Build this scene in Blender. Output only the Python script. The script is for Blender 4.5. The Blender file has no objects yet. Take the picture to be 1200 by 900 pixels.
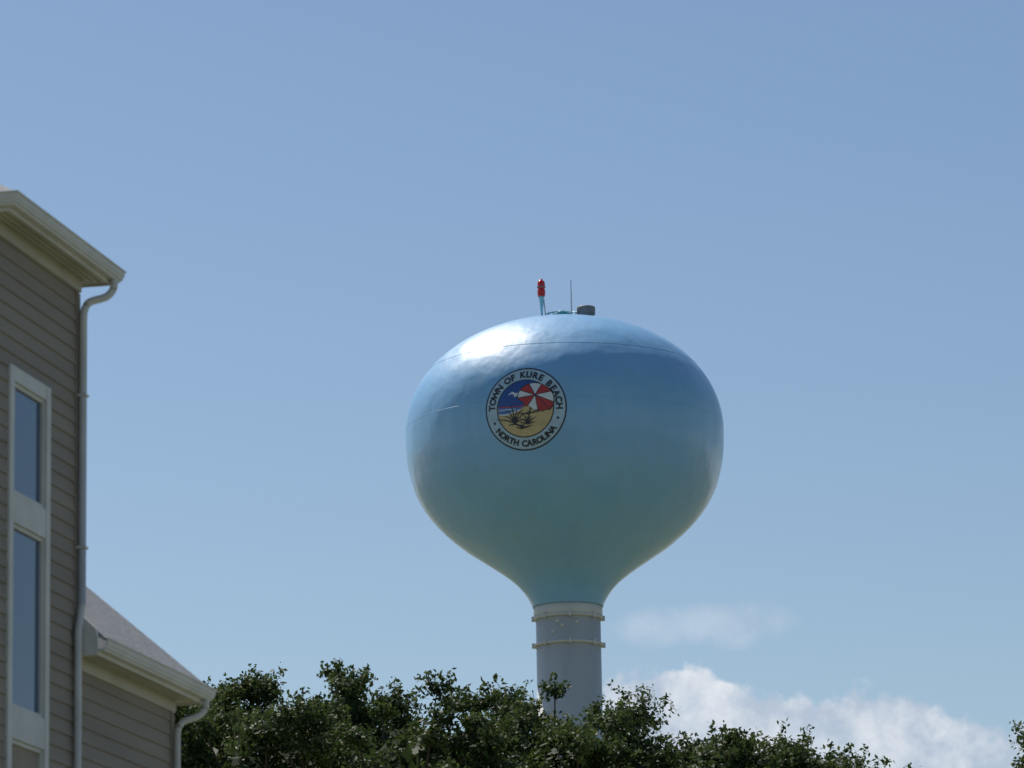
import bpy, bmesh, math, random
import numpy as np
from mathutils import Vector, Matrix, noise as mnoise

random.seed(7); np.random.seed(7)
scene = bpy.context.scene
scene.view_settings.view_transform = 'Standard'
try: scene.view_settings.look = 'None'
except Exception: pass
scene.view_settings.exposure = 0
scene.view_settings.gamma = 1

# ------------------------------------------------------------------ helpers
def link(o, parent=None):
    scene.collection.objects.link(o)
    if parent is not None: o.parent = parent
    return o

def empty(name, loc=(0,0,0), rotz=0.0):
    e = bpy.data.objects.new(name, None)
    e.location = loc; e.rotation_euler = (0,0,rotz)
    e.empty_display_size = 1
    return link(e)

def mesh_obj(name, verts, faces, mat, parent=None, smooth=False):
    me = bpy.data.meshes.new(name)
    me.from_pydata([tuple(v) for v in verts], [], faces)
    me.update()
    if smooth:
        me.polygons.foreach_set('use_smooth', [True]*len(me.polygons))
    if mat: me.materials.append(mat)
    return link(bpy.data.objects.new(name, me), parent)

def new_mat(name):
    m = bpy.data.materials.new(name); m.use_nodes = True
    nt = m.node_tree
    return m, nt, nt.nodes['Principled BSDF']

def mat_noise(name, c1, c2, scale=4.0, rough=0.6, bump=0.0, bscale=None, detail=5, stretch=(1,1,1), spec=0.5, bdist=0.02, metallic=0.0, rvar=0.0):
    m, nt, b = new_mat(name)
    tc = nt.nodes.new('ShaderNodeTexCoord')
    mp = nt.nodes.new('ShaderNodeMapping'); mp.inputs['Scale'].default_value = stretch
    nt.links.new(tc.outputs['Object'], mp.inputs['Vector'])
    n = nt.nodes.new('ShaderNodeTexNoise'); n.inputs['Scale'].default_value = scale; n.inputs['Detail'].default_value = detail
    nt.links.new(mp.outputs[0], n.inputs['Vector'])
    r = nt.nodes.new('ShaderNodeValToRGB')
    r.color_ramp.elements[0].position = .3; r.color_ramp.elements[1].position = .7
    r.color_ramp.elements[0].color = (*c1,1); r.color_ramp.elements[1].color = (*c2,1)
    nt.links.new(n.outputs['Fac'], r.inputs['Fac'])
    nt.links.new(r.outputs['Color'], b.inputs['Base Color'])
    b.inputs['Roughness'].default_value = rough
    b.inputs['Metallic'].default_value = metallic
    b.inputs['Specular IOR Level'].default_value = spec
    if bump > 0:
        n2 = nt.nodes.new('ShaderNodeTexNoise'); n2.inputs['Scale'].default_value = bscale or scale*4
        n2.inputs['Detail'].default_value = 4
        nt.links.new(mp.outputs[0], n2.inputs['Vector'])
        bp = nt.nodes.new('ShaderNodeBump'); bp.inputs['Strength'].default_value = bump
        bp.inputs['Distance'].default_value = bdist
        nt.links.new(n2.outputs['Fac'], bp.inputs['Height'])
        nt.links.new(bp.outputs[0], b.inputs['Normal'])
    return m

def box(name, x0,x1,y0,y1,z0,z1, mat, parent, bev=0.0):
    bm = bmesh.new()
    bmesh.ops.create_cube(bm, size=1)
    for v in bm.verts:
        v.co = Vector(((x0+x1)/2+v.co.x*(x1-x0),(y0+y1)/2+v.co.y*(y1-y0),(z0+z1)/2+v.co.z*(z1-z0)))
    if bev>0: bmesh.ops.bevel(bm, geom=bm.edges[:], offset=bev, segments=2, affect='EDGES')
    me = bpy.data.meshes.new(name); bm.to_mesh(me); bm.free()
    me.materials.append(mat)
    return link(bpy.data.objects.new(name, me), parent)

def revolve(name, prof, mat, parent, seg=128, cx=0, cy=0, smooth=True, caps=True):
    verts=[];faces=[]
    for (r,z) in prof:
        for i in range(seg):
            a=2*math.pi*i/seg
            verts.append((cx+r*math.cos(a), cy+r*math.sin(a), z))
    n=len(prof)
    for j in range(n-1):
        for i in range(seg):
            i2=(i+1)%seg
            faces.append((j*seg+i, j*seg+i2, (j+1)*seg+i2, (j+1)*seg+i))
    if caps:
        faces.append(tuple(reversed(range(seg))))
        faces.append(tuple((n-1)*seg+i for i in range(seg)))
    o=mesh_obj(name, verts, faces, mat, parent, smooth)
    bm=bmesh.new(); bm.from_mesh(o.data); bmesh.ops.recalc_face_normals(bm, faces=bm.faces[:]); bm.to_mesh(o.data); bm.free()
    if smooth:
        o.data.polygons.foreach_set('use_smooth',[len(p.vertices)==4 for p in o.data.polygons])
    return o

def tube(name, pts, radii, mat, parent, seg=8):
    verts=[];faces=[]
    pts=[Vector(p) for p in pts]
    for k,p in enumerate(pts):
        d = (pts[min(k+1,len(pts)-1)]-pts[max(k-1,0)]).normalized()
        up = Vector((0,0,1)) if abs(d.z)<.9 else Vector((1,0,0))
        a=d.cross(up).normalized(); b=d.cross(a)
        for i in range(seg):
            t=2*math.pi*i/seg
            verts.append(p+(a*math.cos(t)+b*math.sin(t))*radii[k])
    for k in range(len(pts)-1):
        for i in range(seg):
            i2=(i+1)%seg
            faces.append((k*seg+i,k*seg+i2,(k+1)*seg+i2,(k+1)*seg+i))
    faces.append(tuple(range(seg))); faces.append(tuple((len(pts)-1)*seg+i for i in reversed(range(seg))))
    return verts,faces

def tube_obj(name, pts, r, mat, parent, seg=10):
    rr = r if isinstance(r,(list,tuple)) else [r]*len(pts)
    v,f=tube(name,pts,rr,mat,parent,seg)
    return mesh_obj(name,v,f,mat,parent,True)

# ------------------------------------------------------------------ camera
P = math.radians(12.5); RO = math.radians(1.0)
F = Vector((0,math.cos(P),math.sin(P))); U=Vector((0,-math.sin(P),math.cos(P))); X=Vector((1,0,0))
up = U*math.cos(RO)+X*math.sin(RO); right = X*math.cos(RO)-U*math.sin(RO)
M = Matrix(((right.x,up.x,-F.x,0),(right.y,up.y,-F.y,0),(right.z,up.z,-F.z,0),(0,0,0,1)))
M.translation = (0,0,1.7)
cd = bpy.data.cameras.new('camera'); cam = bpy.data.objects.new('camera', cd); link(cam)
cam.matrix_world = M
cd.sensor_width = 36; cd.lens = 150; cd.clip_start=.5; cd.clip_end = 20000
cd.dof.use_dof=True; cd.dof.focus_distance=110; cd.dof.aperture_fstop=2.9
scene.camera = cam

# ------------------------------------------------------------------ sun + sky
L = Vector((-.355,.423,.834)).normalized()
sd = bpy.data.lights.new('sun','SUN'); sd.energy=5.0; sd.angle=math.radians(.5); sd.color=(1,.95,.88)
sun = bpy.data.objects.new('sun', sd); link(sun); sun.rotation_euler = L.to_track_quat('Z','Y').to_euler()
sun.location=(-50,50,120)

w = bpy.data.worlds.new('World'); scene.world=w; w.use_nodes=True
nt=w.node_tree; nt.nodes.clear()
N=nt.nodes.new; LK=nt.links.new
out=N('ShaderNodeOutputWorld')
sky=N('ShaderNodeTexSky'); sky.sky_type='NISHITA'; sky.sun_disc=False
sky.sun_elevation=math.asin(L.z); sky.sun_rotation=math.atan2(L.x,L.y)
sky.air_density=1.0; sky.dust_density=0.7; sky.ozone_density=1.1; sky.altitude=0
hs=N('ShaderNodeHueSaturation'); hs.inputs['Saturation'].default_value=1.10
bg=N('ShaderNodeBackground'); bg.inputs['Strength'].default_value=0.092
LK(sky.outputs[0],hs.inputs['Color']); LK(hs.outputs[0],bg.inputs['Color'])
def math_n(op,a,b=None,c=None,clamp=False):
    n=N('ShaderNodeMath'); n.operation=op; n.use_clamp=clamp
    for i,v in enumerate((a,b,c)):
        if v is None: continue
        if isinstance(v,(int,float)): n.inputs[i].default_value=v
        else: LK(v,n.inputs[i])
    return n.outputs[0]
tc=N('ShaderNodeTexCoord'); sep=N('ShaderNodeSeparateXYZ'); LK(tc.outputs['Generated'],sep.inputs[0])
az=math_n('ARCTAN2',sep.outputs[0],sep.outputs[1]); el=math_n('ARCSINE',sep.outputs[2])
mr=N('ShaderNodeMapRange'); mr.inputs['From Min'].default_value=-.05; mr.inputs['From Max'].default_value=.2
LK(az,mr.inputs['Value'])
fc=N('ShaderNodeFloatCurve'); LK(mr.outputs[0],fc.inputs['Value'])
Hpts=[(-.05,.10),(.010,.105),(.0175,.137),(.0225,.1475),(.029,.1520),(.040,.1510),(.050,.1475),(.0605,.1440),(.0725,.1422),(.083,.1435),(.093,.1425),(.105,.1380),(.112,.134),(.121,.1365),(.15,.14),(.2,.12)]
cv=fc.mapping.curves[0]
pp=[((a+.05)/.25,(h-.08)/.1) for a,h in Hpts]
cv.points[0].location=pp[0]; cv.points[1].location=pp[-1]
for q in pp[1:-1]: cv.points.new(*q)
fc.mapping.update()
H=math_n('MULTIPLY_ADD',fc.outputs[0],.1,.08)
def noise_w(scale,detail,rough=.55,vec=None,dist=0.0):
    n=N('ShaderNodeTexNoise'); n.inputs['Scale'].default_value=scale; n.inputs['Detail'].default_value=detail
    n.inputs['Roughness'].default_value=rough; n.inputs['Distortion'].default_value=dist
    LK(vec or tc.outputs['Generated'],n.inputs['Vector']); return n.outputs['Fac']
n1=noise_w(85,8,.6); n1c=math_n('SUBTRACT',n1,.5)
n2=noise_w(30,4); n2c=math_n('SUBTRACT',n2,.5)
top=math_n('ADD',math_n('MULTIPLY_ADD',n1c,.024,H),math_n('MULTIPLY',n2c,.006))
dd=math_n('SUBTRACT',top,el)
m=N('ShaderNodeMapRange'); m.interpolation_type='SMOOTHSTEP'; m.inputs['From Min'].default_value=-.0010; m.inputs['From Max'].default_value=.0028
LK(dd,m.inputs['Value']); mask=m.outputs[0]
n3=noise_w(60,6,.6); bil=N('ShaderNodeMapRange'); bil.inputs['From Min'].default_value=.34; bil.inputs['From Max'].default_value=.56
bil.inputs['To Min'].default_value=.68; bil.inputs['To Max'].default_value=1.0; LK(n3,bil.inputs['Value'])
mask=math_n('MULTIPLY',mask,bil.outputs[0])
lowf=N('ShaderNodeMapRange'); lowf.inputs['From Min'].default_value=.09; lowf.inputs['From Max'].default_value=.13; lowf.inputs['To Min'].default_value=.5; lowf.inputs['To Max'].default_value=.95
LK(el,lowf.inputs['Value']); mask=math_n('MULTIPLY',mask,lowf.outputs[0])
# thin wisp
wx=math_n('DIVIDE',math_n('SUBTRACT',az,.045),.026); wy=math_n('DIVIDE',math_n('SUBTRACT',el,.1608),.0058)
wr=math_n('ADD',math_n('MULTIPLY',wx,wx),math_n('MULTIPLY',wy,wy))
wr=math_n('SUBTRACT',math_n('SUBTRACT',1.0,wr),math_n('MULTIPLY',n1c,2.6))
wm=N('ShaderNodeMapRange'); wm.interpolation_type='SMOOTHSTEP'; wm.inputs['From Min'].default_value=-.1; wm.inputs['From Max'].default_value=1.3; wm.inputs['To Max'].default_value=.28
LK(wr,wm.inputs['Value'])
mask=math_n('MAXIMUM',mask,wm.outputs[0])
cl=N('ShaderNodeValToRGB'); cl.color_ramp.elements[0].position=.38; cl.color_ramp.elements[1].position=.60
cl.color_ramp.elements[0].color=(.47,.55,.67,1); cl.color_ramp.elements[1].color=(.80,.83,.88,1)
LK(noise_w(55,8,.62),cl.inputs['Fac'])
bg2=N('ShaderNodeBackground'); LK(cl.outputs[0],bg2.inputs['Color']); bg2.inputs['Strength'].default_value=1.0
mx=N('ShaderNodeMixShader'); LK(mask,mx.inputs[0]); LK(bg.outputs[0],mx.inputs[1]); LK(bg2.outputs[0],mx.inputs[2])
LK(mx.outputs[0],out.inputs['Surface'])

# ------------------------------------------------------------------ ground
g=mat_noise('ground_mat',(.07,.10,.035),(.20,.18,.12),scale=.05,rough=.95,bump=.4,bscale=3,bdist=.05)
me_n=60; S=4000
gv=[];gf=[]
for j in range(me_n+1):
    for i in range(me_n+1):
        gv.append((-S+2*S*i/me_n,-S+2*S*j/me_n,0))
for j in range(me_n):
    for i in range(me_n):
        a=j*(me_n+1)+i; gf.append((a,a+1,a+me_n+2,a+me_n+1))
mesh_obj('ground',gv,gf,g)

# ------------------------------------------------------------------ water tower
TX,TY,EQ=2.27,183.7,40.1
tower=empty('water_tower',(TX,TY,0))
k=.0383; kr=.03753
pr=[]
b=134.5
for i in range(0,41):
    t=math.pi/2*(1-i/40)
    c=math.cos(t); s_=math.sin(t)
    e=2/2.08
    pr.append((186.5*(abs(c)**e), b*(abs(s_)**e)))
low=[(186.5,0),(185,-28),(181,-48),(174.5,-68),(163,-88),(146,-108),(123,-128),(101,-143),(80,-157),(64,-169),(53,-180),(46,-190),(41,-201)]
def catmull(pts,n=6):
    o=[]
    for i in range(len(pts)-1):
        p0=pts[i-1] if i>0 else (pts[0][0],pts[0][1]+28)
        p1,p2=pts[i],pts[i+1]
        p3=pts[i+2] if i+2<len(pts) else (pts[-1][0]-2,pts[-1][1]-12)
        for j in range(n):
            t=j/n
            o.append(tuple(.5*((2*p1[q])+(-p0[q]+p2[q])*t+(2*p0[q]-5*p1[q]+4*p2[q]-p3[q])*t*t+(-p0[q]+3*p1[q]-3*p2[q]+p3[q])*t**3) for q in (0,1)))
    o.append(pts[-1]); return o
prof=[(max(r,.3)*kr, EQ+z*k) for r,z in pr[:-1]]+[(r*kr,EQ+z*k) for r,z in catmull(low)]
zs=np.array([p[1] for p in prof])[::-1]; rs=np.array([p[0] for p in prof])[::-1]
def rad(z): return float(np.interp(z,zs,rs))

def tank_material():
    m,nt,b=new_mat('tank_paint')
    N=nt.nodes.new; K=nt.links.new
    tc=N('ShaderNodeTexCoord')
    n=N('ShaderNodeTexNoise'); n.inputs['Scale'].default_value=.35; n.inputs['Detail'].default_value=6
    K(tc.outputs['Object'],n.inputs['Vector'])
    r=N('ShaderNodeValToRGB'); r.color_ramp.elements[0].position=.3; r.color_ramp.elements[1].position=.75
    r.color_ramp.elements[0].color=(.165,.395,.640,1); r.color_ramp.elements[1].color=(.200,.440,.690,1)
    K(n.outputs['Fac'],r.inputs['Fac'])
    # faint run-off streaks (stretched vertically)
    mp=N('ShaderNodeMapping'); mp.inputs['Scale'].default_value=(1.6,1.6,.12); K(tc.outputs['Object'],mp.inputs['Vector'])
    s=N('ShaderNodeTexNoise'); s.inputs['Scale'].default_value=1.5; s.inputs['Detail'].default_value=7; K(mp.outputs[0],s.inputs['Vector'])
    sr=N('ShaderNodeMapRange'); sr.inputs['From Min'].default_value=.48; sr.inputs['From Max'].default_value=.8; sr.inputs['To Max'].default_value=.36; K(s.outputs['Fac'],sr.inputs['Value'])
    mx=N('ShaderNodeMixRGB'); mx.inputs['Color2'].default_value=(.19,.33,.43,1)
    K(sr.outputs[0],mx.inputs['Fac']); K(r.outputs[0],mx.inputs['Color1']); K(mx.outputs[0],b.inputs['Base Color'])
    rr=N('ShaderNodeMapRange'); rr.inputs['To Min'].default_value=.40; rr.inputs['To Max'].default_value=.52; K(s.outputs['Fac'],rr.inputs['Value'])
    K(rr.outputs[0],b.inputs['Roughness'])
    # oil-canning: broad dents plus smaller ripples
    bn=N('ShaderNodeTexNoise'); bn.inputs['Scale'].default_value=.5; bn.inputs['Detail'].default_value=3; bn.inputs['Roughness'].default_value=.45; K(tc.outputs['Object'],bn.inputs['Vector'])
    bp=N('ShaderNodeBump'); bp.inputs['Strength'].default_value=.75; bp.inputs['Distance'].default_value=.16
    K(bn.outputs['Fac'],bp.inputs['Height']); K(bp.outputs[0],b.inputs['Normal'])
    b.inputs['Specular IOR Level'].default_value=.6
    b.inputs['Coat Weight'].default_value=.65; b.inputs['Coat Roughness'].default_value=.22
    K(bp.outputs[0],b.inputs['Coat Normal'])
    return m
tm=tank_material()
revolve('tank',prof,tm,tower,seg=192)
def ring(name,z,wd,h,mat):
    r0=rad(z-h/2); r1=rad(z+h/2)
    revolve(name,[(r0-.03,z-h/2),(r0+wd,z-h/2),(r1+wd,z+h/2),(r1-.03,z+h/2)],mat,tower,seg=192,caps=False)
ring('weld_seam_1',EQ+73*k,.006,.03,tm)
ring('weld_seam_2',EQ+6*k,.003,.025,tm)
def vseam(name,th,z0,z1,wd=.022,off=.010,n=24):
    v=[];f=[]
    for i in range(n+1):
        z=z0+(z1-z0)*i/n; r=rad(z)
        for s in (-1,0,1):
            a=th+s*wd/max(r,.5); q=r+(off if s==0 else -.004)
            v.append((math.sin(a)*q,-math.cos(a)*q,z+(off if s==0 else 0)))
    for i in range(n):
        for s in (0,1): f.append((i*3+s,i*3+s+1,(i+1)*3+s+1,(i+1)*3+s))
    mesh_obj(name,v,f,tm,tower,True)
for i in range(12):
    vseam('weld_bead_top_%d'%i,math.radians(-17+30*i),EQ+74*k,EQ+131*k,wd=.03,off=.004)
for i in range(10):
    vseam('weld_bead_mid_%d'%i,math.radians(15+36*i),EQ+7*k,EQ+72*k,wd=.02,off=.003)
# column
colm=mat_noise('column_paint',(.50,.51,.50),(.60,.60,.58),scale=.9,rough=.5,stretch=(1,1,.25),detail=7,bump=.15,bscale=3)
colz=EQ-201*k
R=37.6*kr
revolve('column',[(R+.5,0),(R+.5,.3),(R+.12,1.6),(R,3.0),(R,colz-.02)],colm,tower,seg=96)
revolve('column_collar',[(R+.04,colz-.50),(R+.09,colz-.47),(R+.09,colz-.03),(R+.04,colz+.01)],colm,tower,seg=96,caps=False)
for i,zz in enumerate((colz-.50,colz-1.68)):
    revolve('flange_%d'%i,[(R-.02,zz-.05),(R+.11,zz-.05),(R+.125,zz),(R+.11,zz+.05),(R-.02,zz+.05)],colm,tower,seg=96,caps=False)
dark=mat_noise('dark_steel',(.12,.12,.12),(.2,.2,.19),rough=.5)
for i in range(8):
    a=math.radians(45*i+2)
    for q,zz in enumerate((colz-.50,colz-1.68)):
        x,y=math.sin(a)*(R+.13),-math.cos(a)*(R+.13)
        box('lug_%d_%d'%(i,q),x-.06,x+.06,y-.06,y+.06,zz-.11,zz+.11,colm,tower,.01)
for a,zz in ((-.35,colz-.8),(-.2,colz-1.0),(.25,colz-.85),(-.5,colz-1.25)):
    x,y=math.sin(a)*(R+.02),-math.cos(a)*(R+.02)
    box('fitting',x-.07,x+.07,y-.04,y+.04,zz-.06,zz+.06,colm,tower,.01)
box('access_door',-.5,.5,-R-.62,-R-.1,.3,2.4,dark,tower,.02)

# roof equipment
AP=EQ+134.5*k
red=mat_noise('red_lens',(.50,.012,.012),(.62,.02,.02),rough=.25,scale=8)
teal=mat_noise('teal_paint',(.06,.30,.33),(.10,.38,.40),rough=.4,scale=5)
lblue=mat_noise('pale_blue_paint',(.22,.50,.60),(.28,.56,.66),rough=.4,scale=5)
gry=mat_noise('vent_grey',(.13,.13,.14),(.20,.20,.21),rough=.6,scale=3,bump=.2)
bx=-.90; bz=AP-.08
revolve('beacon_post',[(.16,bz),(.16,bz+.04),(.06,bz+.06),(.05,bz+.55),(.12,bz+1.14),(.12,bz+1.20)],lblue,tower,seg=20,cx=bx)
z=bz+1.20
revolve('beacon_lower',[(.15,z),(.18,z+.04),(.15,z+.06),(.175,z+.12),(.18,z+.22),(.16,z+.32),(.13,z+.36),(.16,z+.38),(.175,z+.42)],red,tower,seg=24,cx=bx)
z+=.42
revolve('beacon_upper',[(.175,z),(.165,z+.05),(.17,z+.12),(.165,z+.2),(.13,z+.28),(.06,z+.32),(.06,z+.37),(.01,z+.38)],red,tower,seg=24,cx=bx)
revolve('beacon_band',[(.185,z-.03),(.19,z),(.185,z+.03)],dark,tower,seg=24,cx=bx,caps=False)
tube_obj('antenna_mast',[(.42,0,AP-.1),(.42,0,AP+.5),(.42,0,AP+1.85)],[.03,.022,.014],gry,tower)
tube_obj('beacon_conduit',[(bx+.1,0,bz+1.1),(bx+.16,0,bz+.4),(bx+.2,-.1,bz)],.02,dark,tower)
revolve('roof_vent',[(.36,AP-.2),(.36,AP+.24),(.41,AP+.26),(.41,AP+.56),(.39,AP+.60),(.05,AP+.62)],gry,tower,seg=32,cx=1.06)
revolve('roof_hatch',[(.42,AP-.15),(.42,AP+.22),(.46,AP+.23),(.46,AP+.30),(.1,AP+.36)],teal,tower,seg=28,cx=0.0,cy=.1)
for i,x in enumerate((-.6,-.4,-.2,.2,.6)):
    tube_obj('rail_post_%d'%i,[(x,-.5,AP-.15),(x,-.5,AP+.28)],.025,teal,tower,6)
tube_obj('rail_bar',[(-.75,-.5,AP+.18),(-.4,-.5,AP+.28),(.2,-.5,AP+.29),(.65,-.5,AP+.26)],.028,teal,tower,6)
tube_obj('hatch_handle',[(-.2,0,AP+.30),(-.1,0,AP+.44),(.1,0,AP+.44),(.18,0,AP+.30)],.03,teal,tower,6)

# ---- emblem, painted flat on the curved tank, built as thin conforming sheets
TH0=math.radians(-14.4); ZC=EQ-6*k; RE=rad(EQ)
seal=empty('town_seal'); seal.parent=tower
def mapp(x,y,off):
    z=ZC+y*1.0
    th=TH0+x/RE
    r=rad(z)+off
    return (math.sin(th)*r,-math.cos(th)*r,z)
def flat(name,c,rough=.45):
    return mat_noise(name,tuple(v*.88 for v in c),tuple(min(1,v*1.1) for v in c),rough=rough,scale=3)
black=flat('seal_black',(.016,.018,.025)); white=flat('seal_white',(.36,.50,.60)); blue=flat('seal_blue',(.02,.075,.28))
sand=flat('seal_sand',(.50,.39,.19)); redp=flat('seal_red',(.38,.03,.03)); sea=flat('seal_sea',(.05,.16,.42)); w2=flat('seal_bright_white',(.60,.65,.68))
def poly(name,pts,layer,mat):
    bm=bmesh.new()
    f=bm.faces.new([bm.verts.new((p[0],p[1],0)) for p in pts])
    bmesh.ops.triangulate(bm,faces=[f])
    for _ in range(6):
        es=[e for e in bm.edges if e.calc_length()>.22]
        if not es: break
        bmesh.ops.subdivide_edges(bm,edges=es,cuts=1)
        bmesh.ops.triangulate(bm,faces=bm.faces[:])
    bm.normal_update()
    for v in bm.verts: v.co=mapp(v.co.x,v.co.y,.008+.007*layer)
    me=bpy.data.meshes.new(name); bm.to_mesh(me); bm.free(); me.materials.append(mat)
    me.polygons.foreach_set('use_smooth',[True]*len(me.polygons))
    return link(bpy.data.objects.new(name,me),seal)
def circ(r,n=72,cx=0,cy=0): return [(cx+r*math.cos(2*math.pi*i/n),cy+r*math.sin(2*math.pi*i/n)) for i in range(n)]
def stroke(name,pts,wd,layer,mat):
    l=[];r=[]
    for i,p in enumerate(pts):
        a=pts[max(i-1,0)]; c=pts[min(i+1,len(pts)-1)]
        dx,dy=c[0]-a[0],c[1]-a[1]; m_=math.hypot(dx,dy) or 1
        ww=wd[i] if isinstance(wd,(list,tuple)) else wd
        l.append((p[0]-dy/m_*ww,p[1]+dx/m_*ww)); r.append((p[0]+dy/m_*ww,p[1]-dx/m_*ww))
    return poly(name,l+r[::-1],layer,mat)
poly('outer_ring',circ(1.80),0,black)
poly('lettering_band',circ(1.735),1,white)
poly('inner_ring',circ(1.26),2,black)
RI=1.21
poly('beach',circ(RI),3,sand)
arc=[(RI*math.cos(math.radians(a)),RI*math.sin(math.radians(a))) for a in range(8,176,6)]
poly('seal_sky',arc+[(-1.19,.08),(-.8,.06),(-.3,.04),(.2,.1),(.7,.18),(1.1,.17)],4,blue)
poly('seal_ocean',[(-1.19,.08),(-.8,.08),(-.3,.05),(.0,.06),(-.25,-.06),(-.6,-.14),(-.9,-.22),(-1.17,-.20)],4.6,sea)
stroke('surf_line_1',[(-1.15,.10),(-.7,.09),(-.2,.08),(.1,.1)],.022,5.2,redp)
stroke('surf_line_2',[(-1.15,-.04),(-.8,-.02),(-.4,-.03)],.018,5.2,w2)
stroke('surf_line_3',[(-1.15,-.22),(-.8,-.24),(-.5,-.16),(-.2,-.07)],.03,5.2,w2)
uc=(.48,.38); ra,rb=.78,.66; tilt=math.radians(-22)
def ell(a,s=1.0):
    x=ra*s*math.cos(a); y=rb*s*math.sin(a)
    return (uc[0]+x*math.cos(tilt)-y*math.sin(tilt), uc[1]+x*math.sin(tilt)+y*math.cos(tilt))
full=[ell(math.radians(a)) for a in range(-20,201,10)]
scal=[]
L0=full[-1]; R0=full[0]
for j in range(4):
    for q in range(1,5):
        t=(j+q/4)/4
        x=L0[0]+(R0[0]-L0[0])*t; y=L0[1]+(R0[1]-L0[1])*t - .22*math.sin(math.pi*t)-.06+ .07*math.sin(math.pi*(q/4))
        scal.append((x,y))
outline=full+scal[:-1]
big=[(uc[0]+(p[0]-uc[0])*1.05,uc[1]+(p[1]-uc[1])*1.05) for p in outline]
poly('umbrella_outline',big,5.6,black)
apex=(.46,.54)
npt=len(outline)
cuts=[0,3,7,11,15,19,22,27,32,npt]
cuts=[c for c in cuts if c<=npt]
if cuts[-1]!=npt: cuts.append(npt)
for i in range(len(cuts)-1):
    seg_=[outline[j%npt] for j in range(cuts[i],cuts[i+1]+1)]
    poly('umbrella_panel_%d'%i,[apex]+seg_,6.3,redp if i%2==0 else w2)
for i in range(len(cuts)-1):
    stroke('umbrella_rib_%d'%i,[apex,outline[cuts[i]%npt]],.014,7.2,black)
stroke('umbrella_pole',[(.30,.12),(.14,-.42),(.10,-.55)],.03,5.2,black)
stroke('umbrella_shadow',[(-.35,-.20),(.1,-.26),(.6,-.16),(1.05,-.05)],[.01,.03,.03,.01],5.0,black)
stroke('gull_1',[(-.72,.62),(-.55,.70),(-.38,.60),(-.22,.66),(-.02,.74)],[.012,.045,.06,.045,.01],5.2,w2)
stroke('gull_2',[(-.46,.52),(-.36,.60),(-.24,.60)],[.03,.06,.03],5.3,w2)
def tuft(cx,cy,s,n,nm):
    for i in range(n):
        a=math.radians(15+150*i/(n-1)); l=s*(.7+.45*((i*37)%10)/10)
        mx_=(cx+math.cos(a)*l*.5,cy+math.sin(a)*l*.7); e_=(cx+math.cos(a)*l,cy+math.sin(a)*l*.95)
        stroke('%s_%d'%(nm,i),[(cx,cy),mx_,e_],[.028,.024,.008],5.6+.05*i,black)
tuft(-.45,-.62,.78,8,'grass_a'); tuft(.12,-.70,.46,7,'grass_b')
tuft(-.15,-.88,.28,5,'grass_c')
stroke('grass_ground',[(-.75,-.70),(-.45,-.66),(0,-.84),(.3,-.76)],[.01,.035,.04,.01],5.5,black)
WD={'I':.42,'W':1.25,'M':1.2,' ':.62,'T':.92,'L':.85,'E':.9,'F':.85}
def text_arc(s,r,a_mid,span,size,topside,nm):
    ws=[WD.get(c,1.0) for c in s]; tot=sum(ws); acc=0
    for idx,c in enumerate(s):
        mid=(acc+ws[idx]/2)/tot; acc+=ws[idx]
        if c==' ': continue
        a = a_mid+span/2-mid*span if topside else a_mid-span/2+mid*span
        cu=bpy.data.curves.new('tmp','FONT'); cu.body=c; cu.size=size; cu.align_x='CENTER'; cu.resolution_u=4; cu.offset=.016
        ob=bpy.data.objects.new('tmp',cu); scene.collection.objects.link(ob)
        dg=bpy.context.evaluated_depsgraph_get(); me=bpy.data.meshes.new_from_object(ob.evaluated_get(dg))
        bpy.data.objects.remove(ob)
        rot = a-math.pi/2 if topside else a+math.pi/2
        px,py=r*math.cos(a),r*math.sin(a)
        for v in me.vertices:
            x=v.co.x; y=v.co.y-size*.35
            X_=px+x*math.cos(rot)-y*math.sin(rot); Y_=py+x*math.sin(rot)+y*math.cos(rot)
            v.co=mapp(X_,Y_,.008+.007*3.0)
        me.materials.clear(); me.materials.append(black)
        link(bpy.data.objects.new('%s_%d'%(nm,idx),me),seal)
text_arc('TOWN OF KURE BEACH',1.49,math.radians(88),math.radians(186),.39,True,'letter_top')
text_arc('NORTH CAROLINA',1.50,math.radians(270),math.radians(112),.35,False,'letter_bottom')
for i,a in enumerate((202,341)):
    a=math.radians(a); poly('dot_%d'%i,circ(.06,14,1.49*math.cos(a),1.49*math.sin(a)),2,black)

# ------------------------------------------------------------------ house
house=empty('siding_house',(-5.08,48.6,0),math.atan2(.9757,.2191))
sidm=mat_noise('lap_siding_paint',(.225,.192,.160),(.285,.245,.202),scale=1.1,rough=.75,bump=.25,bscale=14,stretch=(.25,1,3),bdist=.01,detail=8)
trim=mat_noise('white_trim',(.50,.50,.48),(.62,.61,.59),scale=2,rough=.55,bump=.1,detail=8)
frz=mat_noise('frieze_trim',(.42,.40,.34),(.50,.47,.41),scale=2,rough=.6)
shing=mat_noise('roof_shingle',(.17,.18,.19),(.27,.28,.29),scale=6,rough=.85,bump=.6,bscale=18,stretch=(1,1,3),bdist=.03)
glass,gn,gb=new_mat('window_glass')
gb.inputs['Base Color'].default_value=(.035,.08,.16,1); gb.inputs['Roughness'].default_value=.04; gb.inputs['Specular IOR Level'].default_value=1.0
gnn=gn.nodes.new('ShaderNodeTexNoise'); gnn.inputs['Scale'].default_value=1.2
gbb=gn.nodes.new('ShaderNodeBump'); gbb.inputs['Strength'].default_value=.15; gbb.inputs['Distance'].default_value=.02
gn.links.new(gnn.outputs['Fac'],gbb.inputs['Height']); gn.links.new(gbb.outputs[0],gb.inputs['Normal'])
blind=mat_noise('window_blind',(.24,.21,.17),(.30,.26,.21),scale=2,rough=.8)

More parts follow.
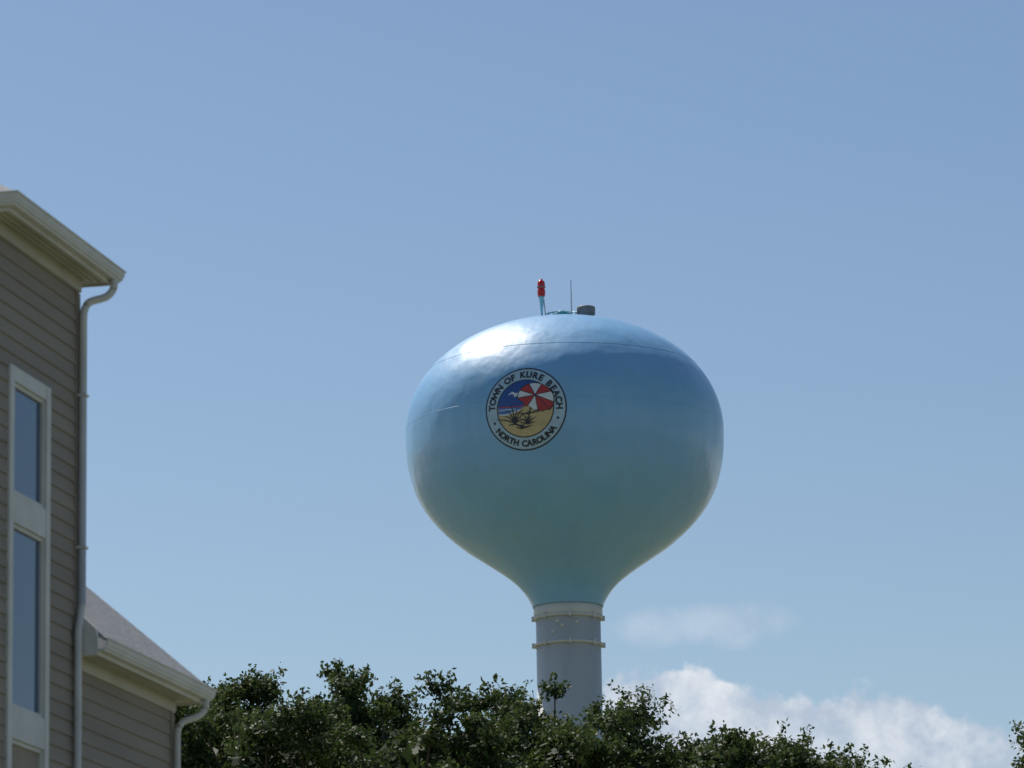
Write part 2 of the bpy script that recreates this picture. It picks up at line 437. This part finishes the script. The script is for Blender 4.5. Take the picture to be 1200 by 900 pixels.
EXP=.175
def siding(name,p0,p1,z0,z1,outn):
    v=[];f=[]
    ks=int(math.floor(z0/EXP)); z=ks*EXP
    while z<z1-1e-4:
        a=max(z,z0); b_=min(z+EXP,z1)
        fa=(a-z)/EXP; fb=(b_-z)/EXP
        oa=.024-.018*fa; ob=.024-.018*fb
        i=len(v)
        for p in (p0,p1): v.append((p[0]+outn[0]*oa,p[1]+outn[1]*oa,a))
        for p in (p1,p0): v.append((p[0]+outn[0]*ob,p[1]+outn[1]*ob,b_))
        for p in (p0,p1): v.append((p[0]+outn[0]*.0,p[1]+outn[1]*.0,a+.0005))
        f.append((i,i+1,i+2,i+3)); f.append((i+4,i+5,i+1,i))
        z+=EXP
    return mesh_obj(name,v,f,sidm,house)

def sweep(name,corners,vecs,profile,mat,closed_path=True,closed_prof=True):
    v=[];f=[]
    n=len(profile); m_=len(corners)
    for c,ve in zip(corners,vecs):
        for (o,z) in profile: v.append((c[0]+ve[0]*o,c[1]+ve[1]*o,z))
    rng=range(m_) if closed_path else range(m_-1)
    for i in rng:
        i2=(i+1)%m_
        for j in (range(n) if closed_prof else range(n-1)):
            j2=(j+1)%n
            f.append((i*n+j,i2*n+j,i2*n+j2,i*n+j2))
    if not closed_path and closed_prof:
        f.append(tuple(range(n))); f.append(tuple((m_-1)*n+j for j in reversed(range(n))))
    return mesh_obj(name,v,f,mat,house)

AX0,AX1,AY0,AY1=-2.95,0.0,0.0,7.0; AZ=13.82
OV=.32
wx0,wx1=-2.42,-1.03
wins=[(10.86,12.12),(8.47,10.52),(6.2,8.12)]
wz1=12.29; wz0=5.98
siding('wall_right_a',(AX0,0),(wx0,0),0,AZ,(0,-1))
siding('wall_right_b',(wx1,0),(AX1,0),0,AZ,(0,-1))
siding('wall_right_c',(wx0,0),(wx1,0),wz1,AZ,(0,-1))
siding('wall_right_d',(wx0,0),(wx1,0),0,wz0,(0,-1))
siding('wall_front',(AX0,AY1),(AX0,0),0,AZ,(-1,0))
siding('wall_far',(AX1,0),(AX1,AY1),0,AZ,(1,0))
siding('wall_left',(AX1,AY1),(AX0,AY1),0,AZ,(0,1))
T=.15
yo=-.045
box('casing_l',wx0,wx0+T,yo,.06,wz0,wz1,trim,house,.006)
box('casing_r',wx1-T,wx1,yo,.06,wz0,wz1,trim,house,.006)
xs=(wx0+T+.002,wx1-T-.002)
edges=[(wins[0][1],wz1),(wins[1][1],wins[0][0]),(wins[2][1],wins[1][0]),(wz0,wins[2][0])]
for i,(a,b_) in enumerate(edges):
    box('casing_h_%d'%i,xs[0],xs[1],yo+.004,.06,a,b_,trim,house,.004)
for i,(a,b_) in enumerate(wins):
    fr=.045
    box('sash_l_%d'%i,xs[0],xs[0]+fr,-.015,.05,a+.002,b_-.002,trim,house,.004)
    box('sash_r_%d'%i,xs[1]-fr,xs[1],-.015,.05,a+.002,b_-.002,trim,house,.004)
    box('sash_b_%d'%i,xs[0]+fr+.002,xs[1]-fr-.002,-.013,.05,a+.002,a+fr,trim,house,.004)
    box('sash_t_%d'%i,xs[0]+fr+.002,xs[1]-fr-.002,-.013,.05,b_-fr,b_-.002,trim,house,.004)
    box('pane_%d'%i,xs[0]+fr,xs[1]-fr,.02,.03,a+fr,b_-fr,glass if i<2 else blind,house)
for i,(x,y) in enumerate(((AX0,AY0),(AX1,AY0),(AX1,AY1),(AX0,AY1))):
    sx=-1 if x==AX0 else 1; sy=-1 if y==AY0 else 1
    xa,xb=sorted((x+sx*.032,x-sx*.10)); ya,yb=sorted((y+sy*.032,y-sy*.10))
    box('corner_board_%d'%i,xa,xb,ya,yb,0,AZ-.17,sidm,house,.005)
wr_=[(AX0,AY0),(AX1,AY0),(AX1,AY1),(AX0,AY1)]; wv=[(-1,-1),(1,-1),(1,1),(-1,1)]
sweep('frieze',wr_,wv,[(.001,AZ-.15),(.042,AZ-.15),(.042,AZ-.001),(.001,AZ-.001)],frz)
def soff(z,o0,o1,n=4):
    p=[]; st=(o1-o0)/n
    for i in range(n):
        a=o0+i*st
        p+=[(a,z),(a+st-.022,z),(a+st-.022,z+.02),(a+st,z+.02)]
    return p
sweep('soffit',wr_,wv,soff(AZ,.0,OV-.02),frz,True,False)
def gutter_prof(o,z):
    return [(o+.0,z-.0),(o+.075,z),(o+.085,z+.03),(o+.115,z+.075),(o+.12,z+.125),(o+.135,z+.13),(o+.135,z+.145),(o+.105,z+.145),(o+.1,z+.03),(o+.0,z+.02)]
sweep('fascia',wr_,wv,[(OV-.02,AZ-.02),(OV,AZ-.02),(OV,AZ+.19),(OV-.02,AZ+.19)],trim)
sweep('gutter',wr_,wv,gutter_prof(OV+.003,AZ+.025),trim)
e=OV+.05; tn=.64; zr=AZ+.195
x0,x1,y0,y1=AX0-e,AX1+e,AY0-e,AY1+e; hw=(x1-x0)/2; xm=(x0+x1)/2
v=[(x0,y0,zr),(x1,y0,zr),(x1,y1,zr),(x0,y1,zr),(xm,y0+hw,zr+hw*tn),(xm,y1-hw,zr+hw*tn)]
v+=[(a,b_,c-.03) for a,b_,c in v[:4]]
mesh_obj('roof',v,[(0,1,4),(1,2,5,4),(2,3,5),(3,0,4,5),(0,6,7,1),(1,7,8,2),(2,8,9,3),(3,9,6,0),(6,9,8,7)],shing,house)
def spout(name,pts,w_=.042):
    return tube_obj(name,pts,w_,trim,house,12)
def smooth(pts,n=6):
    o=[]
    for i in range(len(pts)-1):
        p0=pts[max(i-1,0)];p1=pts[i];p2=pts[i+1];p3=pts[min(i+2,len(pts)-1)]
        for j in range(n):
            t=j/n; o.append(tuple(.5*(2*p1[q]+(-p0[q]+p2[q])*t+(2*p0[q]-5*p1[q]+4*p2[q]-p3[q])*t*t+(-p0[q]+3*p1[q]-3*p2[q]+p3[q])*t**3) for q in range(3)))
    o.append(pts[-1]); return o
spout('downspout',smooth([(.24,-OV-.05,AZ+.04),(.23,-OV-.05,AZ-.08),(.17,-OV+.02,AZ-.19),(.05,-.14,AZ-.27),(.0,-.09,AZ-.38),(-.02,-.085,AZ-.52)])+[(-.02,-.085,9.95)],.046)
spout('downspout_lower',smooth([(-.02,-.085,9.95),(-.08,-.085,9.8),(-.15,-.085,9.62)])+[(-.15,-.085,.3)],.043)
for i,zz in enumerate((12.4,10.6)):
    box('strap_%d'%i,-.075,.035,-.14,-.03,zz,zz+.03,trim,house)

# --- lower wing
BX1=3.80; BY0=.03; BY1=6.95; BZ=9.37
bw0,bw1,bz0,bz1=1.75,3.05,6.3,7.98
siding('wing_wall_a',(0.03,BY0),(bw0,BY0),0,BZ,(0,-1))
siding('wing_wall_b',(bw1,BY0),(BX1,BY0),0,BZ,(0,-1))
siding('wing_wall_c',(bw0,BY0),(bw1,BY0),bz1,BZ,(0,-1))
siding('wing_wall_d',(bw0,BY0),(bw1,BY0),0,bz0,(0,-1))
siding('wing_wall_far',(BX1,BY0),(BX1,BY1),0,BZ,(1,0))
siding('wing_wall_left',(BX1,BY1),(0.03,BY1),0,BZ,(0,1))
y_=BY0
box('wing_casing_l',bw0,bw0+.11,y_-.045,y_+.06,bz0,bz1,trim,house,.005)
box('wing_casing_r',bw1-.11,bw1,y_-.045,y_+.06,bz0,bz1,trim,house,.005)
box('wing_casing_t',bw0+.112,bw1-.112,y_-.042,y_+.06,bz1-.12,bz1,trim,house,.005)
box('wing_casing_b',bw0+.112,bw1-.112,y_-.042,y_+.06,bz0,bz0+.12,trim,house,.005)
box('wing_mullion',(bw0+bw1)/2-.04,(bw0+bw1)/2+.04,y_-.03,y_+.05,bz0+.122,bz1-.122,trim,house,.005)
box('wing_pane',bw0+.11,bw1-.11,y_+.02,y_+.03,bz0+.12,bz1-.12,glass,house)
for i,y in enumerate((BY0,BY1)):
    sy=-1 if y==BY0 else 1
    ya,yb=sorted((y+sy*.032,y-sy*.10))
    box('wing_corner_board_%d'%i,BX1-.10,BX1+.032,ya,yb,0,BZ-.17,sidm,house,.005)
bc=[(0.04,BY0),(BX1,BY0),(BX1,BY1),(0.04,BY1)]; bv=[(0,-1),(1,-1),(1,1),(0,1)]
bcg=[(-.06,BY0),(BX1,BY0),(BX1,BY1),(0.04,BY1)]
sweep('wing_frieze',bc,bv,[(.001,BZ-.15),(.042,BZ-.15),(.042,BZ-.001),(.001,BZ-.001)],frz,False)
sweep('wing_soffit',bc,bv,soff(BZ,0,OV-.02),frz,False,False)
sweep('wing_fascia',bcg,bv,[(OV-.02,BZ-.02),(OV,BZ-.02),(OV,BZ+.19),(OV-.02,BZ+.19)],trim,False)
sweep('wing_gutter',bcg,bv,gutter_prof(OV+.003,BZ+.025),trim,False)
x1=BX1+e; y0=BY0-e; y1=BY1+e; ym=(y0+y1)/2; hw=(y1-y0)/2; tn=.95; zr=BZ+.195; zt=zr+hw*tn
v=[(.034,y0,zr),(x1,y0,zr),(x1,y1,zr),(.034,y1,zr),(x1-hw,ym,zt),(.034,ym,zt)]
mesh_obj('wing_roof',v,[(0,1,4,5),(1,2,4),(2,3,5,4),(0,5,3),(0,3,2,1)],shing,house)
ya=BY0-OV+.022; yb=-.034
pv=[]
for x in (-.055,.030):
    pv+=[(x,ya,BZ-.018),(x,yb,BZ-.018),(x,yb,zr+(yb-y0)*tn+.02),(x,ya,zr+(ya-y0)*tn+.02)]
mesh_obj('wing_eave_return',pv,[(0,1,2,3),(7,6,5,4),(0,4,5,1),(1,5,6,2),(2,6,7,3),(3,7,4,0)],trim,house)
spout('wing_downspout',smooth([(BX1+.24,BY0-OV-.05,BZ+.04),(BX1+.23,BY0-OV-.05,BZ-.08),(BX1+.16,BY0-OV+.02,BZ-.19),(BX1+.04,BY0-.14,BZ-.27),(BX1-.02,BY0-.09,BZ-.38),(BX1-.03,BY0-.085,BZ-.52)])+[(BX1-.03,BY0-.085,.3)])
# ------------------------------------------------------------------ trees
def leaf_mat():
    m,nt,b=new_mat('oak_leaf')
    N=nt.nodes.new;K=nt.links.new
    at=N('ShaderNodeAttribute'); at.attribute_name='tint'
    r=N('ShaderNodeValToRGB')
    el=r.color_ramp.elements
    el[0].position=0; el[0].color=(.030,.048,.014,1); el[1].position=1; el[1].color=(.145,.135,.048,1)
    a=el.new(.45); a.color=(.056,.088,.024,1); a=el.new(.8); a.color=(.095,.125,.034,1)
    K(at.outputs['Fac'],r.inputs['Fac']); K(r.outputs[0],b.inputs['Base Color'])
    b.inputs['Roughness'].default_value=.55; b.inputs['Specular IOR Level'].default_value=.2
    tr=N('ShaderNodeBsdfTranslucent'); K(r.outputs[0],tr.inputs['Color'])
    mx=N('ShaderNodeMixShader'); mx.inputs[0].default_value=.38
    K(b.outputs[0],mx.inputs[1]); K(tr.outputs[0],mx.inputs[2])
    K(mx.outputs[0],nt.nodes['Material Output'].inputs['Surface'])
    return m
leafm=leaf_mat()
bark=mat_noise('oak_bark',(.08,.065,.05),(.15,.125,.10),scale=5,rough=.95,bump=.8,bscale=12,stretch=(1,1,.3),bdist=.04)

def tree(x,y,topz,rx,seed):
    rng=np.random.default_rng(seed); rr=random.Random(seed)
    t=empty('live_oak_tree',(x,y,0))
    rz=rx; ry=rx
    cz=topz-rz
    nc=int(50*(rx/2.5)**1.6)+18
    cl=[]
    while len(cl)<nc:
        d=rng.normal(size=3); d/=np.linalg.norm(d)
        if d[2]<-.5: continue
        s=rng.uniform(.62,1.0)
        if rng.random()<.22: s=rng.uniform(.2,.62)
        if rng.random()<.14: s=rng.uniform(1.0,1.13)
        lump=1+.16*mnoise.noise(Vector((d[0]*2.2+seed,d[1]*2.2,d[2]*2.2)))
        r_=rng.uniform(.26,.64)*(.75+.25*rx/2.5)
        if s>1: r_*=.6
        cl.append((d*np.array([rx,ry,rz])*s*lump, r_))
    V=[];Fc=[]
    def add(v,f):
        o=len(V); V.extend(v); Fc.extend([tuple(i+o for i in q) for q in f])
    base=Vector((0,0,0)); fork=Vector((rr.uniform(-.3,.3),rr.uniform(-.3,.3),max(2.5,cz-rz*1.1)))
    v,f=tube('',[base,Vector((0.05,0,.6)),base.lerp(fork,.5)+Vector((rr.uniform(-.2,.2),0,0)),fork],[.42,.30,.25,.21],None,None,10); add(v,f)
    for i,(c,r_) in enumerate(cl):
        e_=Vector((c[0],c[1],cz+c[2])); mid=fork.lerp(e_,.5)+Vector((rr.uniform(-.4,.4),rr.uniform(-.4,.4),rr.uniform(-.1,.4)))
        v,f=tube('',[fork,mid,e_],[.09,.045,.012],None,None,5); add(v,f)
    mesh_obj('limbs',V,Fc,bark,t,True)
    P_=[];Nn=[];T_=[]
    for c,r_ in cl:
        n=int(820*(r_/.6)**2)
        d=rng.normal(size=(n,3)); d/=np.linalg.norm(d,axis=1)[:,None]
        q=rng.random(n)**.45
        ang=np.arctan2(d[:,1],d[:,0])
        ph=rng.uniform(0,6.28,3)
        lob=1+.32*np.sin(3*ang+ph[0]+2*d[:,2])+.22*np.sin(5*d[:,2]+ph[1]+2*ang)
        p=d*(q*r_*lob)[:,None]*np.array([1,1,.68])+c
        P_.append(p); Nn.append(d+np.array([0,0,.7]))
        T_.append(np.clip(rng.normal(.40,.16,n)+rng.uniform(-.25,.25),0,1))
        for s in range(6):
            dv=rng.normal(size=3); dv[2]=abs(dv[2])*.9; dv/=np.linalg.norm(dv)
            m_=24
            tt=rng.uniform(.6,rng.uniform(1.1,1.5),m_)
            p=c+dv*(tt*r_)[:,None]+rng.normal(size=(m_,3))*.055
            P_.append(p); Nn.append(rng.normal(size=(m_,3))+np.array([0,0,.3])); T_.append(np.clip(rng.normal(.5,.2,m_),0,1))
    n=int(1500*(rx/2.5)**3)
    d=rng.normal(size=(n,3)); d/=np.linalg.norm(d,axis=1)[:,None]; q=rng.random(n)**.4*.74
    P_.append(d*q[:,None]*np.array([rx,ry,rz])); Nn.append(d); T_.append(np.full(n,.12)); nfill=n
    P0=np.concatenate(P_); Nm=np.concatenate(Nn)+rng.normal(size=(len(P0),3))*.7
    Tt=np.concatenate(T_)
    Nm/=np.linalg.norm(Nm,axis=1)[:,None]
    a=np.cross(Nm,rng.normal(size=Nm.shape)); a/=np.linalg.norm(a,axis=1)[:,None]; b_=np.cross(Nm,a)
    ln=rng.uniform(.038,.074,len(P0)); ln[-nfill:]*=3.0
    wd=ln*rng.uniform(.4,.6,len(P0))
    A=a*ln[:,None]; B=b_*wd[:,None]
    vs=np.stack([P0-A,P0+B-A*.1,P0+A,P0-B-A*.1],1).reshape(-1,3)+np.array([0,0,cz])
    me=bpy.data.meshes.new('foliage'); nq=len(P0)
    me.vertices.add(nq*4); me.vertices.foreach_set('co',vs.astype(np.float32).ravel())
    me.loops.add(nq*4); me.loops.foreach_set('vertex_index',np.arange(nq*4,dtype=np.int32))
    me.polygons.add(nq); me.polygons.foreach_set('loop_start',np.arange(0,nq*4,4,dtype=np.int32))
    try: me.polygons.foreach_set('loop_total',np.full(nq,4,dtype=np.int32))
    except Exception: pass
    me.update(calc_edges=True)
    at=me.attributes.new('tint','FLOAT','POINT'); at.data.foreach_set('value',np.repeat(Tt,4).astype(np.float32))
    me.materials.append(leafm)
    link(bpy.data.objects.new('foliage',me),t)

# grove of live oaks: x, y, crown top height, crown radius, seed (metres)
for a in [(-7.31,86,14.60,2.7,11),(-6.14,90,15.32,1.6,31),(-4.54,84,14.10,2.0,12),(-3.21,88,14.97,2.4,13),
          (-1.61,83,13.90,2.1,14),(-.25,87,14.50,2.2,15),(1.04,84,13.66,1.9,16),(2.64,88,14.12,2.0,17),
          (3.97,84,13.29,1.7,18),(5.65,87,13.61,1.6,19),(6.92,86,12.88,1.4,20),(11.33,86,13.72,1.55,21)]:
    tree(*a)
